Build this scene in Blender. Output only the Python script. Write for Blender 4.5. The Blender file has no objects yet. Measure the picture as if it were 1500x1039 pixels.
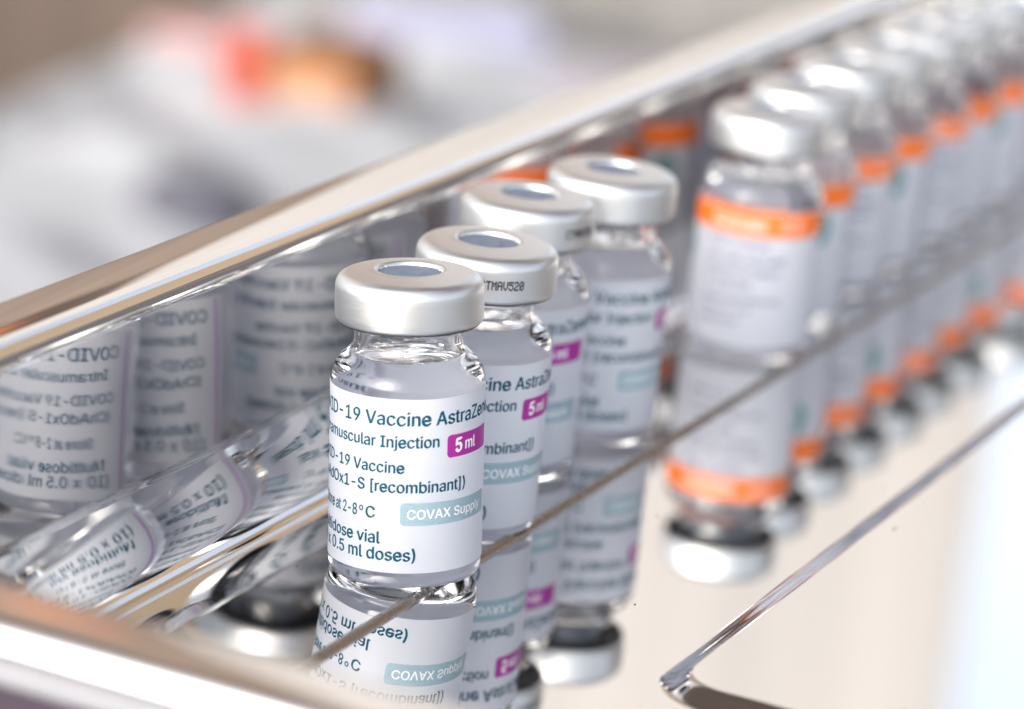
import bpy, bmesh, math, random, json
from mathutils import Vector, Matrix
import numpy as np

# ------------------------------------------------------------------ scene, camera, world, sun
sc = bpy.context.scene
col = sc.collection
MM = 0.001
R = math.radians

F_PX, PITCH, ROLL, CAM_H = 5189.956, R(16.6176), R(5.953), 174.458
cam_d = bpy.data.cameras.new('camera')
cam = bpy.data.objects.new('camera', cam_d)
col.objects.link(cam)
cam_d.sensor_width = 36.0
cam_d.sensor_fit = 'HORIZONTAL'
cam_d.lens = F_PX / 1500 * 36.0
cam_d.clip_start = 0.02
cam_d.clip_end = 2000
fw = Vector((0, math.cos(PITCH), -math.sin(PITCH)))
u0 = Vector((1, 0, 0)).cross(fw)
cr, sr = math.cos(ROLL), math.sin(ROLL)
rx = cr * Vector((1, 0, 0)) + sr * u0
ux = -sr * Vector((1, 0, 0)) + cr * u0
M = Matrix((rx, ux, -fw)).transposed().to_4x4()
M.translation = Vector((0, 0, CAM_H * MM))
cam.matrix_world = M
sc.camera = cam
cam_d.dof.use_dof = True
cam_d.dof.focus_distance = 0.4935
cam_d.dof.aperture_fstop = 11.5

SUN_EL, SUN_AZ = R(27), R(-142)          # azimuth measured from +Y towards +X: a hazy sun behind the camera, to its left
w = bpy.data.worlds.new('World')
sc.world = w
w.use_nodes = True
nt = w.node_tree
sky = nt.nodes.new('ShaderNodeTexSky')
sky.sky_type = 'NISHITA'
sky.sun_disc = False
sky.sun_elevation = SUN_EL
sky.sun_rotation = SUN_AZ
sky.air_density = 1.0
sky.dust_density = 3.0
sky.ozone_density = 1.5
hz = nt.nodes.new('ShaderNodeHueSaturation')     # thin overcast takes most of the blue out of the sky
hz.inputs['Saturation'].default_value = 0.42
nt.links.new(sky.outputs[0], hz.inputs['Color'])
bg = nt.nodes['Background']
nt.links.new(hz.outputs[0], bg.inputs[0])
bg.inputs[1].default_value = 0.15
sun_d = bpy.data.lights.new('sun', 'SUN')
sun_d.energy = 0.5
sun_d.angle = R(50)
sun_d.color = (1.0, 0.985, 0.97)
sun = bpy.data.objects.new('sun', sun_d)
col.objects.link(sun)
sdir = Vector((math.sin(SUN_AZ) * math.cos(SUN_EL), math.cos(SUN_AZ) * math.cos(SUN_EL), math.sin(SUN_EL)))
sun.rotation_euler = sdir.to_track_quat('Z', 'Y').to_euler()

sc.view_settings.view_transform = 'Standard'
sc.view_settings.look = 'None'
sc.view_settings.exposure = 1.4
sc.view_settings.gamma = 1.0
cy = sc.cycles
cy.max_bounces = 32
cy.transmission_bounces = 28
cy.glossy_bounces = 10
cy.diffuse_bounces = 8
cy.transparent_max_bounces = 12
cy.caustics_reflective = True
cy.caustics_refractive = True
cy.blur_glossy = 0.3
cy.sample_clamp_indirect = 6.0
cy.use_denoising = True
random.seed(7)

# ------------------------------------------------------------------ tray frame: s runs along the long wall, t across it
TA = R(23.7)
SV = Vector((math.sin(TA), math.cos(TA), 0))
TV = Vector((math.cos(TA), -math.sin(TA), 0))
def st(s, t, z=0.0):
    return SV * s + TV * t + Vector((0, 0, z))

# ------------------------------------------------------------------ materials
def mat(name, color, rough=0.5, metal=0.0, **kw):
    m = bpy.data.materials.new(name)
    m.use_nodes = True
    b = m.node_tree.nodes['Principled BSDF']
    b.inputs['Base Color'].default_value = (*color, 1)
    b.inputs['Roughness'].default_value = rough
    b.inputs['Metallic'].default_value = metal
    for k, v in kw.items():
        b.inputs[k.replace('_', ' ')].default_value = v
    return m
def bsdf(m): return m.node_tree.nodes['Principled BSDF']
def noise(m, scale, detail=4.0, vec=None, rough=0.5):
    n = m.node_tree.nodes.new('ShaderNodeTexNoise')
    n.inputs['Scale'].default_value = scale
    n.inputs['Detail'].default_value = detail
    n.inputs['Roughness'].default_value = rough
    if vec is not None: m.node_tree.links.new(vec, n.inputs['Vector'])
    return n
def objvec(m, scale=(1, 1, 1), rot=(0, 0, 0)):
    N = m.node_tree.nodes
    c = N.new('ShaderNodeTexCoord'); mp = N.new('ShaderNodeMapping')
    mp.inputs['Scale'].default_value = scale
    mp.inputs['Rotation'].default_value = rot
    m.node_tree.links.new(c.outputs['Object'], mp.inputs['Vector'])
    return mp.outputs['Vector']
def ramp(m, fac, stops):
    r = m.node_tree.nodes.new('ShaderNodeValToRGB')
    e = r.color_ramp.elements
    while len(e) < len(stops): e.new(0.5)
    for k, (p, c) in enumerate(stops):
        e[k].position = p
        e[k].color = (*c, 1) if len(c) == 3 else c
    m.node_tree.links.new(fac, r.inputs['Fac'])
    return r.outputs['Color']
def bump(m, h, strength, dist):
    b = m.node_tree.nodes.new('ShaderNodeBump')
    b.inputs['Strength'].default_value = strength
    b.inputs['Distance'].default_value = dist
    m.node_tree.links.new(h, b.inputs['Height'])
    m.node_tree.links.new(b.outputs['Normal'], bsdf(m).inputs['Normal'])
    return b
def g3(v): return (v, v, v)

# polished steel: mirror with long fine scratches, faint waviness and smudges
m_steel = mat('polished_steel', (0.77, 0.762, 0.75), 0.012, 1.0)
v = objvec(m_steel, (60, 900, 60), (0, 0, TA))
n1 = noise(m_steel, 1.0, 5.0, v, 0.6)
n2 = noise(m_steel, 55.0, 3.0, objvec(m_steel))
c = ramp(m_steel, n1.outputs['Fac'], [(0.40, g3(0.0)), (0.66, g3(0.016)), (0.74, g3(0.07))])
add = m_steel.node_tree.nodes.new('ShaderNodeMath'); add.operation = 'ADD'
m_steel.node_tree.links.new(c, add.inputs[0])
c2 = ramp(m_steel, n2.outputs['Fac'], [(0.35, g3(0.006)), (0.75, g3(0.028))])
m_steel.node_tree.links.new(c2, add.inputs[1])
m_steel.node_tree.links.new(add.outputs[0], bsdf(m_steel).inputs['Roughness'])
n3 = noise(m_steel, 16.0, 1.0, objvec(m_steel))
bump(m_steel, n3.outputs['Fac'], 0.14, 0.0004)

m_bead = mat('dark_bead_steel', (0.33, 0.315, 0.305), 0.22, 1.0)  # bead steel darkened in colour to stand for its dark reflection
n = noise(m_bead, 1.0, 5.0, objvec(m_bead, (40, 1500, 900), (0, 0, TA)), 0.6)
m_bead.node_tree.links.new(ramp(m_bead, n.outputs['Fac'], [(0.3, g3(0.14)), (0.7, g3(0.34))]), bsdf(m_bead).inputs['Roughness'])
# the wall has been wiped and scoured more: duller and a little wavier
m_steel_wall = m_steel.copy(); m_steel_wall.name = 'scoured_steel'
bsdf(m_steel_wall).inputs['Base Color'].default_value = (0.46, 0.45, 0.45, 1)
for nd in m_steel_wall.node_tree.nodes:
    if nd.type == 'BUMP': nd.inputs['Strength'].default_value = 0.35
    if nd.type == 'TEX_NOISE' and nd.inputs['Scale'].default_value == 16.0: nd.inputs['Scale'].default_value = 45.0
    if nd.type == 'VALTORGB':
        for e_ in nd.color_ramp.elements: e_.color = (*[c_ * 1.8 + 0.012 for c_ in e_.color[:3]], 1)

# brushed aluminium crimp cap
m_alu = mat('brushed_aluminium', (0.72, 0.72, 0.715), 0.42, 1.0)
n = noise(m_alu, 1.0, 4.0, objvec(m_alu, (250, 250, 5000)))
c = ramp(m_alu, n.outputs['Fac'], [(0.3, g3(0.39)), (0.7, g3(0.46))])
m_alu.node_tree.links.new(c, bsdf(m_alu).inputs['Roughness'])
bump(m_alu, n.outputs['Fac'], 0.12, 0.00003)

m_rubber = mat('grey_rubber', (0.13, 0.16, 0.215), 0.65)
n = noise(m_rubber, 2500.0, 3.0, objvec(m_rubber)); bump(m_rubber, n.outputs['Fac'], 0.15, 0.00005)

m_cap_shade = mat('cap_shade', (0.018, 0.019, 0.028), 0.5)  # near-black colour for the shade beneath the crimp cap
m_glass = mat('clear_glass', (1, 1, 1), 0.0, 0.0, Transmission_Weight=1.0, IOR=1.5)
n = noise(m_glass, 130.0, 1.0, objvec(m_glass)); bump(m_glass, n.outputs['Fac'], 0.08, 0.0002)
m_liquid = mat('clear_liquid', (0.985, 0.985, 1.0), 0.0, 0.0, Transmission_Weight=1.0, IOR=1.334)

def paper(name, color, trans=0.45, rough=0.45, tcolor=None):
    m = mat(name, color, rough, 0.0, Specular_IOR_Level=0.35)
    nt = m.node_tree
    t = nt.nodes.new('ShaderNodeBsdfTranslucent')
    t.inputs['Color'].default_value = (*(tcolor or color), 1)
    mx = nt.nodes.new('ShaderNodeMixShader'); mx.inputs[0].default_value = trans
    out = nt.nodes['Material Output']
    nt.links.new(bsdf(m).outputs[0], mx.inputs[1]); nt.links.new(t.outputs[0], mx.inputs[2])
    nt.links.new(mx.outputs[0], out.inputs['Surface'])
    n = noise(m, 1500.0, 4.0, objvec(m)); bump(m, n.outputs['Fac'], 0.06, 0.00003)
    n4 = noise(m, 170.0, 2.0, objvec(m))
    b4 = bump(m, n4.outputs['Fac'], 0.12, 0.0003)
    b4_first = [x for x in nt.nodes if x.type == 'BUMP' and x != b4][0]
    nt.links.new(b4_first.outputs['Normal'], b4.inputs['Normal'])
    return m
m_paper = paper('label_paper', (0.86, 0.88, 0.93), 0.44, 0.45, (0.83, 0.86, 0.99))
m_ink = mat('teal_ink', (0.003, 0.075, 0.12), 0.6, Specular_IOR_Level=0.15)
m_black = mat('black_ink', (0.015, 0.015, 0.022), 0.5)
m_purple = mat('purple_print', (0.36, 0.012, 0.27), 0.45)
m_stripe = mat('violet_print', (0.44, 0.16, 0.54), 0.45)
m_dstripe = mat('dark_violet_print', (0.22, 0.05, 0.28), 0.45)
m_pale = mat('pale_teal_print', (0.33, 0.54, 0.60), 0.45)
n = noise(m_pale, 5000.0, 2.0, objvec(m_pale))
m_pale.node_tree.links.new(ramp(m_pale, n.outputs['Fac'], [(0.35, (0.24, 0.345, 0.395)), (0.65, (0.31, 0.43, 0.48))]), bsdf(m_pale).inputs['Base Color'])
m_white = mat('white_print', (0.85, 0.85, 0.86), 0.45)
m_orange = mat('orange_print', (0.86, 0.17, 0.012), 0.45)
m_grey_ink = mat('slate_ink', (0.10, 0.095, 0.21), 0.6)
m_logo = mat('green_print', (0.06, 0.24, 0.24), 0.5)

# ------------------------------------------------------------------ mesh helpers (coordinates in mm)
def mesh_obj(name, verts, faces, m, parent=None, smooth=True, loc=None):
    me = bpy.data.meshes.new(name)
    me.from_pydata([tuple(c * MM for c in p) for p in verts], [], faces)
    me.validate(); me.update()
    if smooth: me.shade_smooth()
    for mm_ in (m if isinstance(m, (list, tuple)) else [m]): me.materials.append(mm_)
    o = bpy.data.objects.new(name, me)
    col.objects.link(o)
    if parent is not None: o.parent = parent
    if loc is not None: o.location = Vector(loc) * MM
    return o
def fix_normals(o):
    bm = bmesh.new(); bm.from_mesh(o.data)
    bmesh.ops.recalc_face_normals(bm, faces=bm.faces)
    bm.to_mesh(o.data); bm.free(); o.data.update()
    return o
def catmull(pts, n=4):
    out = []
    P = [np.array(p, float) for p in pts]
    for i in range(len(P) - 1):
        p0 = P[max(i - 1, 0)]; p1 = P[i]; p2 = P[i + 1]; p3 = P[min(i + 2, len(P) - 1)]
        for k in range(n):
            t = k / n
            out.append(tuple(0.5 * ((2 * p1) + (-p0 + p2) * t + (2 * p0 - 5 * p1 + 4 * p2 - p3) * t * t + (-p0 + 3 * p1 - 3 * p2 + p3) * t ** 3)))
    out.append(tuple(P[-1]))
    return out
def lathe_geo(prof, seg=96, closed=False):
    V, Fc, idx = [], [], []
    for r, z in prof:
        if r < 1e-6:
            idx.append([len(V)] * seg); V.append((0, 0, z))
        else:
            idx.append(list(range(len(V), len(V) + seg)))
            V += [(r * math.cos(2 * math.pi * k / seg), r * math.sin(2 * math.pi * k / seg), z) for k in range(seg)]
    n = len(prof)
    for i in range(n if closed else n - 1):
        a, b = idx[i], idx[(i + 1) % n]
        for k in range(seg):
            f = []
            for q in (a[k], a[(k + 1) % seg], b[(k + 1) % seg], b[k]):
                if q not in f: f.append(q)
            if len(f) > 2: Fc.append(f)
    return V, Fc
def lathe(name, prof, m, parent=None, seg=96, closed=False):
    V, Fc = lathe_geo(prof, seg, closed)
    return fix_normals(mesh_obj(name, V, Fc, m, parent))
def thing(name, label, cat, loc=(0, 0, 0), rot=(0, 0, 0), group=None):
    o = bpy.data.objects.new(name, None)
    o.empty_display_size = 0.01
    col.objects.link(o)
    o.location = Vector(loc) * MM; o.rotation_euler = rot
    o['label'] = label; o['category'] = cat
    if group: o['group'] = group
    return o
def tag(o, label, cat, group=None):
    o['label'] = label; o['category'] = cat
    if group: o['group'] = group
    return o
def structure(o): o['kind'] = 'structure'; return o

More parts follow.
